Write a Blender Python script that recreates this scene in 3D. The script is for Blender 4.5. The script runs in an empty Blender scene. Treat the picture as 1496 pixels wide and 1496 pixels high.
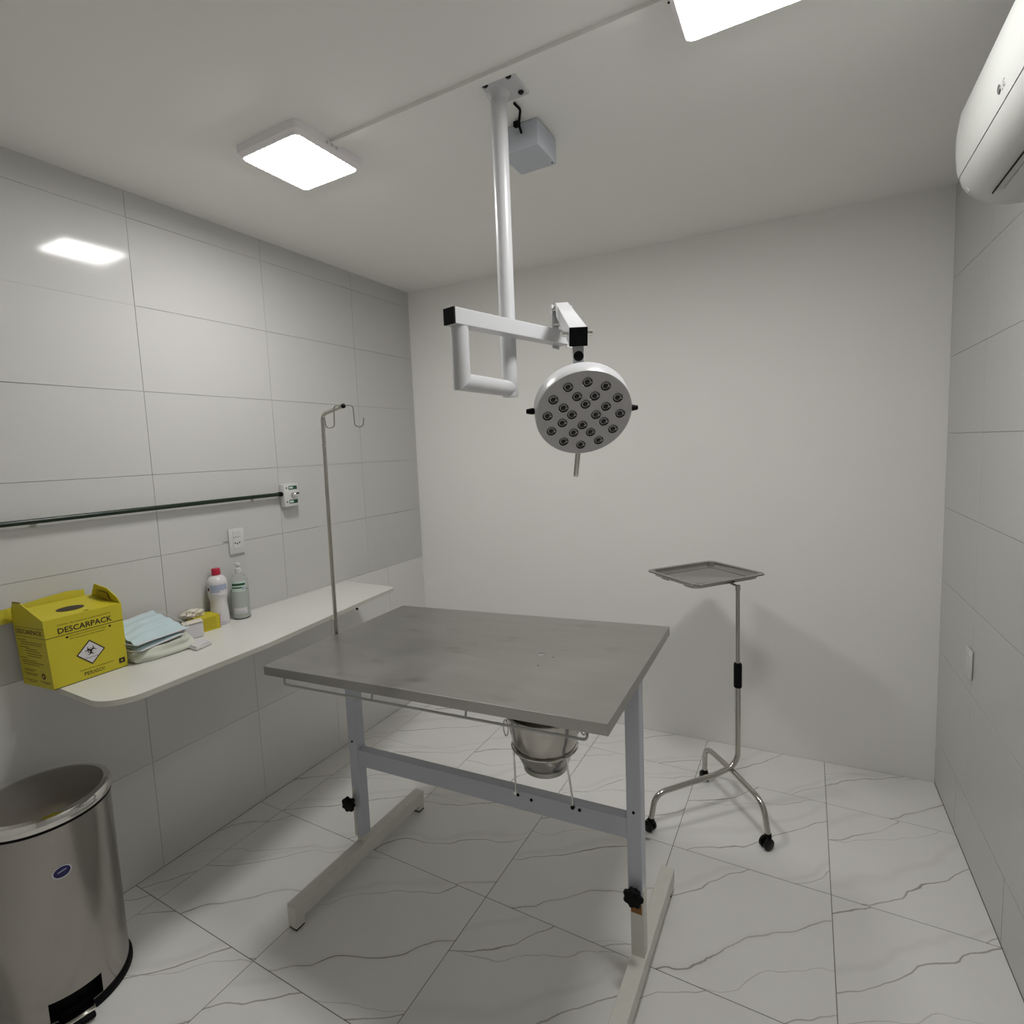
import bpy, bmesh, math, random
from mathutils import Vector, Matrix, noise
random.seed(4)
SC = bpy.context.scene
COL = SC.collection

# ------------------------------------------------------------------ camera, world, exposure
YAW, PITCH, ROLL = 0.5048, 0.0971, -0.0407
CAM = Vector((2.2332, 0.0, 1.6026))
FPX, PX, PY, RES = 791.19, 743.67, 733.10, 1496.0
fw = Vector((-math.sin(YAW)*math.cos(PITCH), math.cos(YAW)*math.cos(PITCH), -math.sin(PITCH)))
r0 = Vector((math.cos(YAW), math.sin(YAW), 0)); u0 = r0.cross(fw)
rt = math.cos(ROLL)*r0 + math.sin(ROLL)*u0
up = -math.sin(ROLL)*r0 + math.cos(ROLL)*u0
cd = bpy.data.cameras.new('camera'); cam = bpy.data.objects.new('camera', cd); COL.objects.link(cam)
cd.sensor_fit = 'HORIZONTAL'; cd.sensor_width = 36.0; cd.lens = FPX/RES*36.0
cd.shift_x = (RES/2-PX)/RES; cd.shift_y = (PY-RES/2)/RES
cd.clip_start = 0.02
M4 = Matrix.Identity(4)
for i in range(3):
    M4[i][0] = rt[i]; M4[i][1] = up[i]; M4[i][2] = -fw[i]; M4[i][3] = CAM[i]
cam.matrix_world = M4
SC.camera = cam
wd = bpy.data.worlds.new('world'); SC.world = wd; wd.use_nodes = True
wd.node_tree.nodes['Background'].inputs[0].default_value = (0.8, 0.82, 0.85, 1)
wd.node_tree.nodes['Background'].inputs[1].default_value = 0.0
SC.view_settings.view_transform = 'Standard'; SC.view_settings.look = 'None'
SC.view_settings.gamma = 1.0; SC.view_settings.use_curve_mapping = False
SC.view_settings.exposure = 0.0
try:
    SC.cycles.max_bounces = 10; SC.cycles.diffuse_bounces = 7
except Exception: pass
PANEL = 60.0                     # radiance of the two ceiling LED panels

# ------------------------------------------------------------------ materials
MATS = {}
def mat(name, col, rough=0.5, metal=0.0, spec=0.5, emit=None, trans=0.0, ior=1.45, coat=0.0, aniso=0.0, sheen=0.0, sss=0.0):
    m = bpy.data.materials.new(name); m.use_nodes = True
    b = m.node_tree.nodes['Principled BSDF']
    b.inputs['Base Color'].default_value = (*col, 1); b.inputs['Roughness'].default_value = rough
    b.inputs['Metallic'].default_value = metal; b.inputs['Specular IOR Level'].default_value = spec
    b.inputs['Transmission Weight'].default_value = trans; b.inputs['IOR'].default_value = ior
    b.inputs['Coat Weight'].default_value = coat
    if emit:
        b.inputs['Emission Color'].default_value = (*emit[0], 1); b.inputs['Emission Strength'].default_value = emit[1]
    MATS[name] = m
    return m
def nodes(m): return m.node_tree.nodes, m.node_tree.links, m.node_tree.nodes['Principled BSDF']
def vary(m, scale, amount, rough_amt=0.0, stretch=(1, 1, 1), bump=0.0, detail=3):
    """procedural noise on colour / roughness / relief"""
    N, L, b = nodes(m)
    tc = N.new('ShaderNodeTexCoord'); mp = N.new('ShaderNodeMapping'); mp.inputs['Scale'].default_value = stretch
    nz = N.new('ShaderNodeTexNoise'); nz.inputs['Scale'].default_value = scale; nz.inputs['Detail'].default_value = detail
    L.new(tc.outputs['Object'], mp.inputs['Vector']); L.new(mp.outputs[0], nz.inputs['Vector'])
    c = b.inputs['Base Color'].default_value[:]
    mx = N.new('ShaderNodeMix'); mx.data_type = 'RGBA'
    mx.inputs[6].default_value = (*[k*(1-amount) for k in c[:3]], 1)
    mx.inputs[7].default_value = (*[min(1, k*(1+amount)) for k in c[:3]], 1)
    L.new(nz.outputs[0], mx.inputs[0]); L.new(mx.outputs[2], b.inputs['Base Color'])
    if rough_amt:
        r = b.inputs['Roughness'].default_value
        mr = N.new('ShaderNodeMapRange'); mr.inputs[1].default_value = .3; mr.inputs[2].default_value = .7
        mr.inputs[3].default_value = max(0, r-rough_amt); mr.inputs[4].default_value = r+rough_amt
        L.new(nz.outputs[0], mr.inputs[0]); L.new(mr.outputs[0], b.inputs['Roughness'])
    if bump:
        bp = N.new('ShaderNodeBump'); bp.inputs['Strength'].default_value = bump; bp.inputs['Distance'].default_value = .002
        L.new(nz.outputs[0], bp.inputs['Height']); L.new(bp.outputs[0], b.inputs['Normal'])
    return m

WALLC = (0.70, 0.69, 0.655)
vary(mat('wall_paint', (0.82, 0.812, 0.79), .55, spec=.3), 3.0, .02, bump=.02)
vary(mat('ceiling_paint', (0.86, 0.853, 0.83), .7, spec=.25), 2.0, .025)
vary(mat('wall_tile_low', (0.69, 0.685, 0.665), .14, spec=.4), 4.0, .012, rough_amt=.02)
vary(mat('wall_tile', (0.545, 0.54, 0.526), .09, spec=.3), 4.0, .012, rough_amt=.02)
mat('grout', (0.46, 0.45, 0.43), .8)
mat('floor_grout', (0.20, 0.19, 0.17), .8)
vary(mat('steel_brushed', (0.44, 0.43, 0.405), .33, metal=1.0), 6.0, .10, rough_amt=.08, stretch=(1, 6, 1))
vary(mat('steel_polished', (0.50, 0.48, 0.45), .17, metal=1.0), 5.0, .05, rough_amt=.03)
vary(mat('steel_bin', (0.40, 0.38, 0.355), .20, metal=1.0), 2.0, .05, rough_amt=.03)
vary(mat('steel_tray', (0.36, 0.35, 0.335), .13, metal=1.0), 5.0, .05, rough_amt=.03)
mat('steel_lid', (0.26, 0.235, 0.215), .33, metal=.9)
mat('chrome', (0.72, 0.71, 0.68), .10, metal=1.0)
mat('lens_chrome', (0.42, 0.42, 0.42), .18, metal=1.0)
mat('lens_dark', (0.02, 0.02, 0.02), .3, metal=.2, spec=.3)
mat('black', (0.003, 0.003, 0.0035), .6, spec=.15)
mat('black_gloss', (0.004, 0.004, 0.004), .35, spec=.3)
mat('white_metal', (0.56, 0.565, 0.585), .30)
mat('lamp_face', (0.50, 0.49, 0.51), .38)
mat('bluegrey', (0.52, 0.54, 0.61), .38)
vary(mat('cream_metal', (0.66, 0.65, 0.60), .45), 18.0, .06)
mat('white_plastic', (0.62, 0.62, 0.61), .35)
mat('ac_plastic', (0.53, 0.54, 0.52), .32)
mat('box_grey', (0.50, 0.53, 0.58), .45)
mat('laminate', (0.66, 0.655, 0.62), .30)
mat('laminate_edge', (0.58, 0.57, 0.52), .45)
mat('yellow_card', (0.53, 0.455, 0.022), .5)
mat('yellow_dark', (0.30, 0.22, 0.012), .5)
mat('print_black', (0.03, 0.018, 0.01), .5)
mat('print_olive', (0.17, 0.13, 0.01), .5)
mat('print_maroon', (0.09, 0.02, 0.01), .5)
mat('label_white', (0.62, 0.60, 0.62), .45)
mat('label_blue', (0.34, 0.38, 0.50), .45)
mat('label_green', (0.012, 0.075, 0.035), .45)
mat('label_pale', (0.55, 0.66, 0.58), .45)
mat('cap_red', (0.42, 0.012, 0.045), .35)
mat('bottle_white', (0.62, 0.61, 0.62), .32)
mat('bottle_clear', (0.92, 0.95, 0.93), .05, trans=.96, ior=1.06)
mat('gel', (0.80, 0.83, 0.80), .25, trans=.45, ior=1.05)
vary(mat('mask_blue', (0.47, 0.58, 0.61), .6), 12.0, .08)
vary(mat('pouch', (0.55, 0.57, 0.49), .4), 9.0, .10, bump=.3)
mat('tissue', (0.62, 0.58, 0.50), .7)
mat('green_pipe', (0.006, 0.018, 0.008), .3)
mat('print_grey', (0.10, 0.10, 0.105), .5)
mat('wire_grey', (0.42, 0.42, 0.41), .4)
mat('sticker_blue', (0.012, 0.010, 0.085), .3)
mat('rust', (0.24, 0.10, 0.03), .8)
mat('panel_light', (1, 1, 1), .5, emit=((1.0, 0.99, 0.965), PANEL))
mat('panel_frame', (0.88, 0.85, 0.88), .4)

def floor_mat():
    m = mat('floor_tile', (0.70, 0.69, 0.66), .16, spec=.5); N, L, b = nodes(m)
    tc = N.new('ShaderNodeTexCoord'); oi = N.new('ShaderNodeObjectInfo')
    sep = N.new('ShaderNodeSeparateXYZ')
    L.new(tc.outputs['Object'], sep.inputs[0])
    def mth(op, a, bb=None, c=None):
        n = N.new('ShaderNodeMath'); n.operation = op
        for k, q in enumerate((a, bb, c)):
            if q is None: continue
            if isinstance(q, (int, float)): n.inputs[k].default_value = q
            else: L.new(q, n.inputs[k])
        return n.outputs[0]
    rnd = oi.outputs['Random']
    ofs = N.new('ShaderNodeCombineXYZ'); L.new(mth('MULTIPLY', rnd, 37.0), ofs.inputs[2])
    add = N.new('ShaderNodeVectorMath'); add.operation = 'ADD'
    L.new(tc.outputs['Object'], add.inputs[0]); L.new(ofs.outputs[0], add.inputs[1])
    def nz(scale, detail=4, rough=.55):
        n = N.new('ShaderNodeTexNoise'); n.inputs['Scale'].default_value = scale; n.inputs['Detail'].default_value = detail
        n.inputs['Roughness'].default_value = rough
        L.new(add.outputs[0], n.inputs['Vector']); return n.outputs[0]
    warp = mth('MULTIPLY', mth('SUBTRACT', nz(1.9, 3, .45), .5), .40)
    warp2 = mth('MULTIPLY', mth('SUBTRACT', nz(15, 3), .5), .020)
    mask = nz(2.4, 2)
    def vein(sx, sy, period, w, off):
        v = mth('ADD', mth('MULTIPLY', sep.outputs[0], sx), mth('MULTIPLY', sep.outputs[1], sy))
        v = mth('ADD', v, warp); v = mth('ADD', v, warp2)
        v = mth('ADD', v, mth('MULTIPLY', rnd, off))
        f = mth('PINGPONG', v, period/2)          # distance to the nearest vein line
        wd_ = mth('MULTIPLY_ADD', mask, w*1.6, w*.1)
        q = N.new('ShaderNodeMapRange'); q.interpolation_type = 'SMOOTHSTEP'
        L.new(f, q.inputs[0]); q.inputs[1].default_value = 0.0; L.new(wd_, q.inputs[2])
        q.inputs[3].default_value = 1.0; q.inputs[4].default_value = 0.0
        return q.outputs[0]
    a = mth('MULTIPLY', vein(-.80, 1.0, .30, .0052, .9), mth('MULTIPLY_ADD', mask, 1.7, -.12))
    bb = mth('MULTIPLY', vein(-.45, 1.0, .62, .0030, 2.3), .45)
    soft = mth('MULTIPLY', vein(-.80, 1.0, .34, .03, .9), .10)
    t = mth('MAXIMUM', mth('MINIMUM', mth('ADD', mth('MAXIMUM', a, bb), soft), 1.0), 0.0)
    cloud = N.new('ShaderNodeMix'); cloud.data_type = 'RGBA'
    cloud.inputs[6].default_value = (.735, .728, .705, 1); cloud.inputs[7].default_value = (.79, .786, .765, 1)
    L.new(nz(5, 3), cloud.inputs[0])
    mx = N.new('ShaderNodeMix'); mx.data_type = 'RGBA'
    mx.inputs[7].default_value = (.27, .24, .205, 1)
    L.new(cloud.outputs[2], mx.inputs[6]); L.new(mth('MULTIPLY', t, .95), mx.inputs[0]); L.new(mx.outputs[2], b.inputs['Base Color'])
    return m
floor_mat()

# brushed worn table top: large smudges and scratches of their own
def table_mat():
    m = mat('table_steel', (0.40, 0.385, 0.36), .34, metal=1.0); N, L, b = nodes(m)
    tc = N.new('ShaderNodeTexCoord')
    n1 = N.new('ShaderNodeTexNoise'); n1.inputs['Scale'].default_value = 3.6; n1.inputs['Detail'].default_value = 4
    n2 = N.new('ShaderNodeTexNoise'); n2.inputs['Scale'].default_value = 3; n2.inputs['Detail'].default_value = 4
    mp = N.new('ShaderNodeMapping'); mp.inputs['Scale'].default_value = (1.2, 7, 1)
    L.new(tc.outputs['Object'], n1.inputs['Vector']); L.new(tc.outputs['Object'], mp.inputs[0]); L.new(mp.outputs[0], n2.inputs['Vector'])
    mr = N.new('ShaderNodeMapRange'); mr.inputs[1].default_value = .3; mr.inputs[2].default_value = .75
    mr.inputs[3].default_value = .30; mr.inputs[4].default_value = .44
    L.new(n1.outputs[0], mr.inputs[0]); L.new(mr.outputs[0], b.inputs['Roughness'])
    mx = N.new('ShaderNodeMix'); mx.data_type = 'RGBA'
    mx.inputs[6].default_value = (.385, .377, .355, 1); mx.inputs[7].default_value = (.475, .468, .448, 1)
    L.new(n1.outputs[0], mx.inputs[0])
    n3 = N.new('ShaderNodeTexNoise'); n3.inputs['Scale'].default_value = 5.5; n3.inputs['Detail'].default_value = 5
    mp3 = N.new('ShaderNodeMapping'); mp3.inputs['Scale'].default_value = (1, 2.4, 1); mp3.inputs['Location'].default_value = (.3, .7, 0)
    L.new(tc.outputs['Object'], mp3.inputs[0]); L.new(mp3.outputs[0], n3.inputs['Vector'])
    st_ = N.new('ShaderNodeMapRange'); st_.inputs[1].default_value = .60; st_.inputs[2].default_value = .78
    st_.inputs[3].default_value = 0.0; st_.inputs[4].default_value = .55
    L.new(n3.outputs[0], st_.inputs[0])
    m2 = N.new('ShaderNodeMix'); m2.data_type = 'RGBA'; m2.inputs[7].default_value = (.20, .18, .15, 1)
    L.new(st_.outputs[0], m2.inputs[0]); L.new(mx.outputs[2], m2.inputs[6])
    n4 = N.new('ShaderNodeMapRange'); n4.inputs[1].default_value = .35; n4.inputs[2].default_value = .70
    n4.inputs[3].default_value = 0.0; n4.inputs[4].default_value = .30
    L.new(n2.outputs[0], n4.inputs[0])
    m3 = N.new('ShaderNodeMix'); m3.data_type = 'RGBA'; m3.inputs[7].default_value = (.54, .53, .51, 1)
    L.new(n4.outputs[0], m3.inputs[0]); L.new(m2.outputs[2], m3.inputs[6]); L.new(m3.outputs[2], b.inputs['Base Color'])
table_mat()

# ------------------------------------------------------------------ helpers
def link(name, me, m=None, parent=None):
    o = bpy.data.objects.new(name, me); COL.objects.link(o)
    if m: me.materials.append(MATS[m])
    if parent: o.parent = parent
    return o
def obj(name, bm, m=None, parent=None, smooth=False, loc=None):
    """link a bmesh (world coordinates) as ONE mesh; parents are empties/meshes with known world offsets"""
    bmesh.ops.recalc_face_normals(bm, faces=bm.faces[:])
    off = world_off(parent)
    if loc is None:
        c = Vector((0, 0, 0)); vs = [v.co for v in bm.verts]
        lo = Vector([min(v[i] for v in vs) for i in range(3)]); hi = Vector([max(v[i] for v in vs) for i in range(3)])
        loc = Vector(((lo.x+hi.x)/2, (lo.y+hi.y)/2, lo.z))
    loc = Vector(loc)
    bmesh.ops.translate(bm, verts=bm.verts[:], vec=-loc)
    me = bpy.data.meshes.new(name); bm.to_mesh(me); bm.free()
    if smooth:
        me.polygons.foreach_set('use_smooth', [True]*len(me.polygons))
        try: me.set_sharp_from_angle(angle=math.radians(38))
        except Exception: pass
    o = link(name, me, m, parent)
    o.location = loc-off
    return o
def world_off(o):
    v = Vector((0, 0, 0))
    while o is not None:
        v += o.location; o = o.parent
    return v
def tag(o, label=None, cat=None, group=None, kind=None):
    if label: o['label'] = label
    if cat: o['category'] = cat
    if group: o['group'] = group
    if kind: o['kind'] = kind
    return o
def thing(name, label, cat, loc, group=None):
    o = bpy.data.objects.new(name, None); COL.objects.link(o); o.location = loc; o.empty_display_size = .05
    return tag(o, label, cat, group)
def B(): return bmesh.new()
def hexa(bm, p):
    v = [bm.verts.new(q) for q in p]
    for f in ((0, 3, 2, 1), (4, 5, 6, 7), (0, 1, 5, 4), (1, 2, 6, 5), (2, 3, 7, 6), (3, 0, 4, 7)): bm.faces.new([v[i] for i in f])
    return bm
def box(x0, x1, y0, y1, z0, z1, bm=None, bev=0.0, seg=2):
    bm = bm or B(); n = len(bm.verts)
    hexa(bm, [(x0, y0, z0), (x1, y0, z0), (x1, y1, z0), (x0, y1, z0), (x0, y0, z1), (x1, y0, z1), (x1, y1, z1), (x0, y1, z1)])
    if bev:
        bm.verts.ensure_lookup_table()
        es = [e for e in bm.edges if e.verts[0].index >= n or e.verts[0].index == -1]
        bmesh.ops.bevel(bm, geom=list(set(es)), offset=bev, segments=seg, affect='EDGES', profile=.5)
    return bm
def frame(axis):
    a = Vector(axis).normalized(); h = Vector((0, 0, 1)) if abs(a.z) < .9 else Vector((1, 0, 0))
    x = h.cross(a).normalized(); return x, a.cross(x), a
def ring(bm, c, x, y, r, n, ph=0.0):
    return [bm.verts.new(Vector(c)+x*(r*math.cos(ph+2*math.pi*k/n))+y*(r*math.sin(ph+2*math.pi*k/n))) for k in range(n)]
def bridge(bm, a, b):
    n = len(a)
    for k in range(n): bm.faces.new((a[k], a[(k+1) % n], b[(k+1) % n], b[k]))
def lathe(prof, c=(0, 0, 0), axis=(0, 0, 1), n=32, bm=None, cap=(True, True), sq=None):
    """prof = [(radius, height)...] along axis; sq(angle)->radius factor"""
    bm = bm or B(); x, y, a = frame(axis); c = Vector(c); prev = None
    for i, (r, h) in enumerate(prof):
        q = []
        for k in range(n):
            t = 2*math.pi*k/n; s = sq(t) if sq else 1.0
            q.append(bm.verts.new(c+a*h+(x*math.cos(t)+y*math.sin(t))*(r*s)))
        if prev: bridge(bm, prev, q)
        elif cap[0]: bm.faces.new(q[::-1])
        prev = q
    if cap[1]: bm.faces.new(prev)
    return bm
def cyl(p, q, r, n=20, bm=None, r2=None):
    p = Vector(p); q = Vector(q)
    return lathe([(r, 0), (r if r2 is None else r2, (q-p).length)], p, q-p, n, bm)
def fillet(pts, rad, seg=6):
    pts = [Vector(p) for p in pts]; out = [pts[0]]
    for i in range(1, len(pts)-1):
        a, b, c = pts[i-1], pts[i], pts[i+1]
        d1 = (a-b); d2 = (c-b); l1, l2 = d1.length, d2.length; d1.normalize(); d2.normalize()
        ang = d1.angle(d2)
        if ang > 3.1: out.append(b); continue
        t = min(rad/math.tan(ang/2), l1*.49, l2*.49)
        p0 = b+d1*t; p1 = b+d2*t
        for k in range(seg+1):
            s = k/seg; out.append(p0*(1-s)**2+b*2*s*(1-s)+p1*s*s)
    out.append(pts[-1]); return out
def tube(pts, r, n=12, bm=None, closed=False):
    bm = bm or B(); pts = [Vector(p) for p in pts]; N = len(pts); prev = None; first = None; x = None
    for i, p in enumerate(pts):
        if closed: d = pts[(i+1) % N]-pts[i-1]
        else: d = pts[min(i+1, N-1)]-pts[max(i-1, 0)]
        d.normalize()
        if x is None: x, y, _ = frame(d)
        else:
            x = (x-d*x.dot(d)).normalized(); y = d.cross(x)
        q = ring(bm, p, x, y, r, n)
        if prev: bridge(bm, prev, q)
        else: first = q
        prev = q
    if closed: bridge(bm, prev, first)
    else:
        bm.faces.new(first[::-1]); bm.faces.new(prev)
    return bm
def prism(pts, ext, bm=None):
    """planar polygon pts extruded by vector ext"""
    bm = bm or B(); e = Vector(ext)
    a = [bm.verts.new(Vector(p)) for p in pts]; b = [bm.verts.new(Vector(p)+e) for p in pts]
    bm.faces.new(a[::-1]); bm.faces.new(b)
    for k in range(len(a)): bm.faces.new((a[k], a[(k+1) % len(a)], b[(k+1) % len(a)], b[k]))
    return bm
def beam(p, q, w, h, bm=None, upv=(0, 0, 1), bev=0.0):
    """rectangular tube from p to q, width w, height h"""
    bm = bm or B(); p = Vector(p); q = Vector(q); d = (q-p).normalized(); s = d.cross(Vector(upv)).normalized(); u = s.cross(d)
    c = [(-1, -1), (1, -1), (1, 1), (-1, 1)]
    hexa(bm, [p+s*(i*w/2)+u*(j*h/2) for i, j in c]+[q+s*(i*w/2)+u*(j*h/2) for i, j in c])
    if bev: bmesh.ops.bevel(bm, geom=bm.edges[:], offset=bev, segments=2, affect='EDGES', profile=.5)
    return bm
def clip(poly, a, b, c):
    """keep a*x+b*y<=c"""
    out = []
    for i in range(len(poly)):
        p, q = poly[i], poly[(i+1) % len(poly)]
        dp, dq = a*p[0]+b*p[1]-c, a*q[0]+b*q[1]-c
        if dp <= 0: out.append(p)
        if dp*dq < 0:
            t = dp/(dp-dq); out.append((p[0]+(q[0]-p[0])*t, p[1]+(q[1]-p[1])*t))
    return out
def text(name, s, size, origin, xd, yd, m, parent, width=None, bold=0.0, lift=.0006, align='LEFT'):
    """flat lettering: cap height = size, baseline origin, xd/yd the writing directions"""
    cu = bpy.data.curves.new(name, 'FONT'); cu.body = s; cu.size = size/.70; cu.offset = bold*size; cu.resolution_u = 2
    cu.align_x = align
    o = bpy.data.objects.new(name, cu); COL.objects.link(o)
    bpy.context.view_layer.update()
    me = bpy.data.meshes.new_from_object(o.evaluated_get(bpy.context.evaluated_depsgraph_get()))
    bpy.data.objects.remove(o); bpy.data.curves.remove(cu)
    xs = [v.co.x for v in me.vertices]; w = max(xs)-min(xs); x0 = min(xs)
    sc = (width/w) if width else 1.0
    xd = Vector(xd).normalized(); yd = Vector(yd).normalized(); nn = xd.cross(yd); O = Vector(origin)
    for v in me.vertices:
        px = (v.co.x-(x0 if align == 'LEFT' else 0))*sc; v.co = xd*px+yd*v.co.y+nn*lift
    t = link(name, me, m, parent); t.location = O-world_off(parent)
    return t

# ------------------------------------------------------------------ the room
W0, D0, WX, WS, H = 2.7655, 2.8226, 0.0543, -0.0205, 2.6147
FRONT = -0.95
def yback(x): return D0+WX*x
def xright(y): return W0+WS*(y-D0)
def planar(poly, z0, z1): return prism([(p[0], p[1], z0) for p in poly], (0, 0, z1-z0))
fl = tag(obj('floor', box(-.1, 3.0, FRONT-.1, 3.15, -.10, -.0015), 'floor_grout'), 'polished white floor tiles with thin grey-brown marble veins', 'floor', kind='structure')
S = .544; GX, GY = .1485, .9673; g = .0013
for i in range(-1, 6):
    for j in range(-5, 5):
        poly = [(GX+i*S+g, GY+j*S+g), (GX+(i+1)*S-g, GY+j*S+g), (GX+(i+1)*S-g, GY+(j+1)*S-g), (GX+i*S+g, GY+(j+1)*S-g)]
        poly = clip(poly, -1, 0, -.002); poly = clip(poly, 0, -1, -FRONT)
        poly = clip(poly, -WX, 1, D0-.002); poly = clip(poly, 1, -WS, W0-WS*D0-.002)
        if len(poly) < 3: continue
        if max(p[0] for p in poly)-min(p[0] for p in poly) < .01 or max(p[1] for p in poly)-min(p[1] for p in poly) < .01: continue
        cx, cy = GX+(i+.5)*S, GY+(j+.5)*S
        obj('tile', planar(poly, -.009, 0.0), 'floor_tile', fl, loc=(cx, cy, -.009))
tag(obj('ceiling', box(-.1, 3.0, FRONT-.1, 3.15, H, H+.1), 'ceiling_paint'), 'plain off-white painted ceiling', 'ceiling', kind='structure')
tag(obj('wall_back', planar([(-.1, yback(-.1)), (3.0, yback(3.0)), (3.0, yback(3.0)+.1), (-.1, yback(-.1)+.1)], -.0015, H), 'wall_paint'), 'plain off-white painted back wall', 'wall', kind='structure')
tag(obj('wall_front', box(-.1, 3.0, FRONT-.1, FRONT, -.0015, H), 'wall_paint'), 'plain painted wall behind the viewpoint', 'wall', kind='structure')
wl = tag(obj('wall_left', box(-.1, -.0025, FRONT, yback(0), -.0015, H), 'grout'), 'glossy white tiled wall behind the shelf', 'wall', kind='structure')
TILT = {(3, .9): (.0085, 0.0), (4, .9): (0.0, -.0115)}   # two tiles visibly out of plane
def wall_tiles(parent, zs, y_first, w, y0, y1, right=False, m='wall_tile', q=.0008):
    for k in range(len(zs)-1):
        y = y_first; zc = (zs[k]+zs[k+1])/2
        while y > y0: y -= w
        while y < y1:
            a, b = max(y, y0)+q, min(y+w, y1)-q; y += w
            if b-a < .01: continue
            if not right:
                bm = box(-.010, 0.0, a, b, zs[k]+q, zs[k+1]-q); yc = (a+b)/2
                ty_, tz_ = TILT.get((k, round(yc, 1)), (0, 0)) if m == 'wall_tile' else (0, 0)
                ty_ += random.uniform(-1, 1)*.0010; tz_ += random.uniform(-1, 1)*.0010
                for v in bm.verts: v.co.x += -ty_*(v.co.y-yc)-tz_*(v.co.z-zc)+(.0012 if abs(ty_) > .002 else 0)   # tiles are laid slightly uneven
                obj('tile', bm, m, parent)
            else:
                bm = planar([(xright(a), a), (xright(a)+.010, a), (xright(b)+.010, b), (xright(b), b)], zs[k]+q, zs[k+1]-q)
                obj('tile', bm, m, parent)
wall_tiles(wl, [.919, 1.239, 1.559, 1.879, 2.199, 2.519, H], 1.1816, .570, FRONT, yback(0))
wall_tiles(wl, [0, .4375, .919], 1.072, .469, FRONT, yback(0), m='wall_tile_low')
a, b = FRONT, yback(xright(2.97))
wr = tag(obj('wall_right', planar([(xright(a)+.0025, a), (xright(a)+.11, a), (xright(b)+.11, b), (xright(b)+.0025, b)], -.0015, H), 'grout'), 'glossy white tiled wall under the air conditioner', 'wall', kind='structure')
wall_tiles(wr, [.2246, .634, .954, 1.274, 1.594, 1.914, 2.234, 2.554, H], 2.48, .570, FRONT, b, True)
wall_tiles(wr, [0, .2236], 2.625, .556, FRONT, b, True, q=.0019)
obj('dark_joint', planar([(xright(a)+.0012, a), (xright(a)+.0024, a), (xright(b)+.0024, b), (xright(b)+.0012, b)], 0, .2256), 'floor_grout', wr)

# ------------------------------------------------------------------ ceiling lights, cable duct, driver box
def ceiling_light(x0, y0, label):
    s = .288; t = thing('ceiling_light', label, 'ceiling light', (x0+s/2, y0+s/2, H), 'square ceiling light panels')
    zt = H; zb = H-.036; cx, cy = x0+s/2, y0+s/2
    bm = B()
    def sq(h, z, rr=.018):
        pts = []
        for sx, sy, a0 in ((1, 1, 0), (-1, 1, 90), (-1, -1, 180), (1, -1, 270)):
            for k in range(5):
                an = math.radians(a0+k*22.5)
                pts.append(bm.verts.new((cx+sx*(h-rr)+rr*math.cos(an), cy+sy*(h-rr)+rr*math.sin(an), z)))
        return pts
    rings = [sq(s/2, zt), sq(s/2, zb+.012), sq(s/2-.012, zb), sq(s/2-.016, zb)]
    for p, q in zip(rings, rings[1:]): bridge(bm, p, q)
    bm.faces.new(rings[0][::-1])
    obj('frame', bm, 'panel_frame', t)
    bm = B(); r = [sq(s/2-.016, zb+.001), sq(s/2-.016, zb-.0015), sq(s/2-.024, zb-.004)]
    bridge(bm, r[0], r[1]); bridge(bm, r[1], r[2]); bm.faces.new(r[2]); bm.faces.new(r[0][::-1])
    obj('diffuser', bm, 'panel_light', t)
    for k in range(3):
        xx = x0+s-.0005 if x0 < 1 else x0+.0005
        obj('vent_slot', box(xx-.0015, xx+.0015, cy-.025+k*.02, cy-.015+k*.02, H-.020, H-.010), 'label_white', t)
    return t
ceiling_light(.592, 1.222, 'lit square ceiling panel nearer the left tiled wall')
ceiling_light(1.950, 1.216, 'lit square ceiling panel cut by the top edge, toward the air conditioner')
dt = thing('cable_duct', 'thin white cable duct across the ceiling between the two lights', 'cable duct', (1.4, 1.386, H))
obj('duct_base', box(.882, 1.948, 1.360, 1.388, H-.009, H), 'ceiling_paint', dt)
obj('duct_cover', box(.882, 1.948, 1.358, 1.390, H-.0125, H-.009, bev=.001, seg=1), 'ceiling_paint', dt)
obj('cable', tube([(1.944, 1.372, H-.012), (1.950, 1.368, H-.016), (1.949, 1.362, H-.010)], .003, 8), 'black', dt, True)
db = thing('driver_box', 'pale grey metal power supply box on the ceiling behind the lamp pole', 'box', (1.43, 1.683, H))
obj('housing', box(1.362, 1.497, 1.611, 1.757, H-.082, H, bev=.008), 'box_grey', db, True)
obj('screw', cyl((1.488, 1.735, H-.0828), (1.488, 1.735, H-.080), .003, 10), 'black', db)
obj('cable', tube(fillet([(1.470, 1.510, H-.006), (1.475, 1.54, H-.010), (1.450, 1.575, H-.026), (1.440, 1.612, H-.032)], .02), .004, 8), 'black', db, True)
obj('terminal_block', box(1.425, 1.445, 1.585, 1.600, H-.022, H-.006, bev=.002, seg=1), 'black', db)

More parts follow.
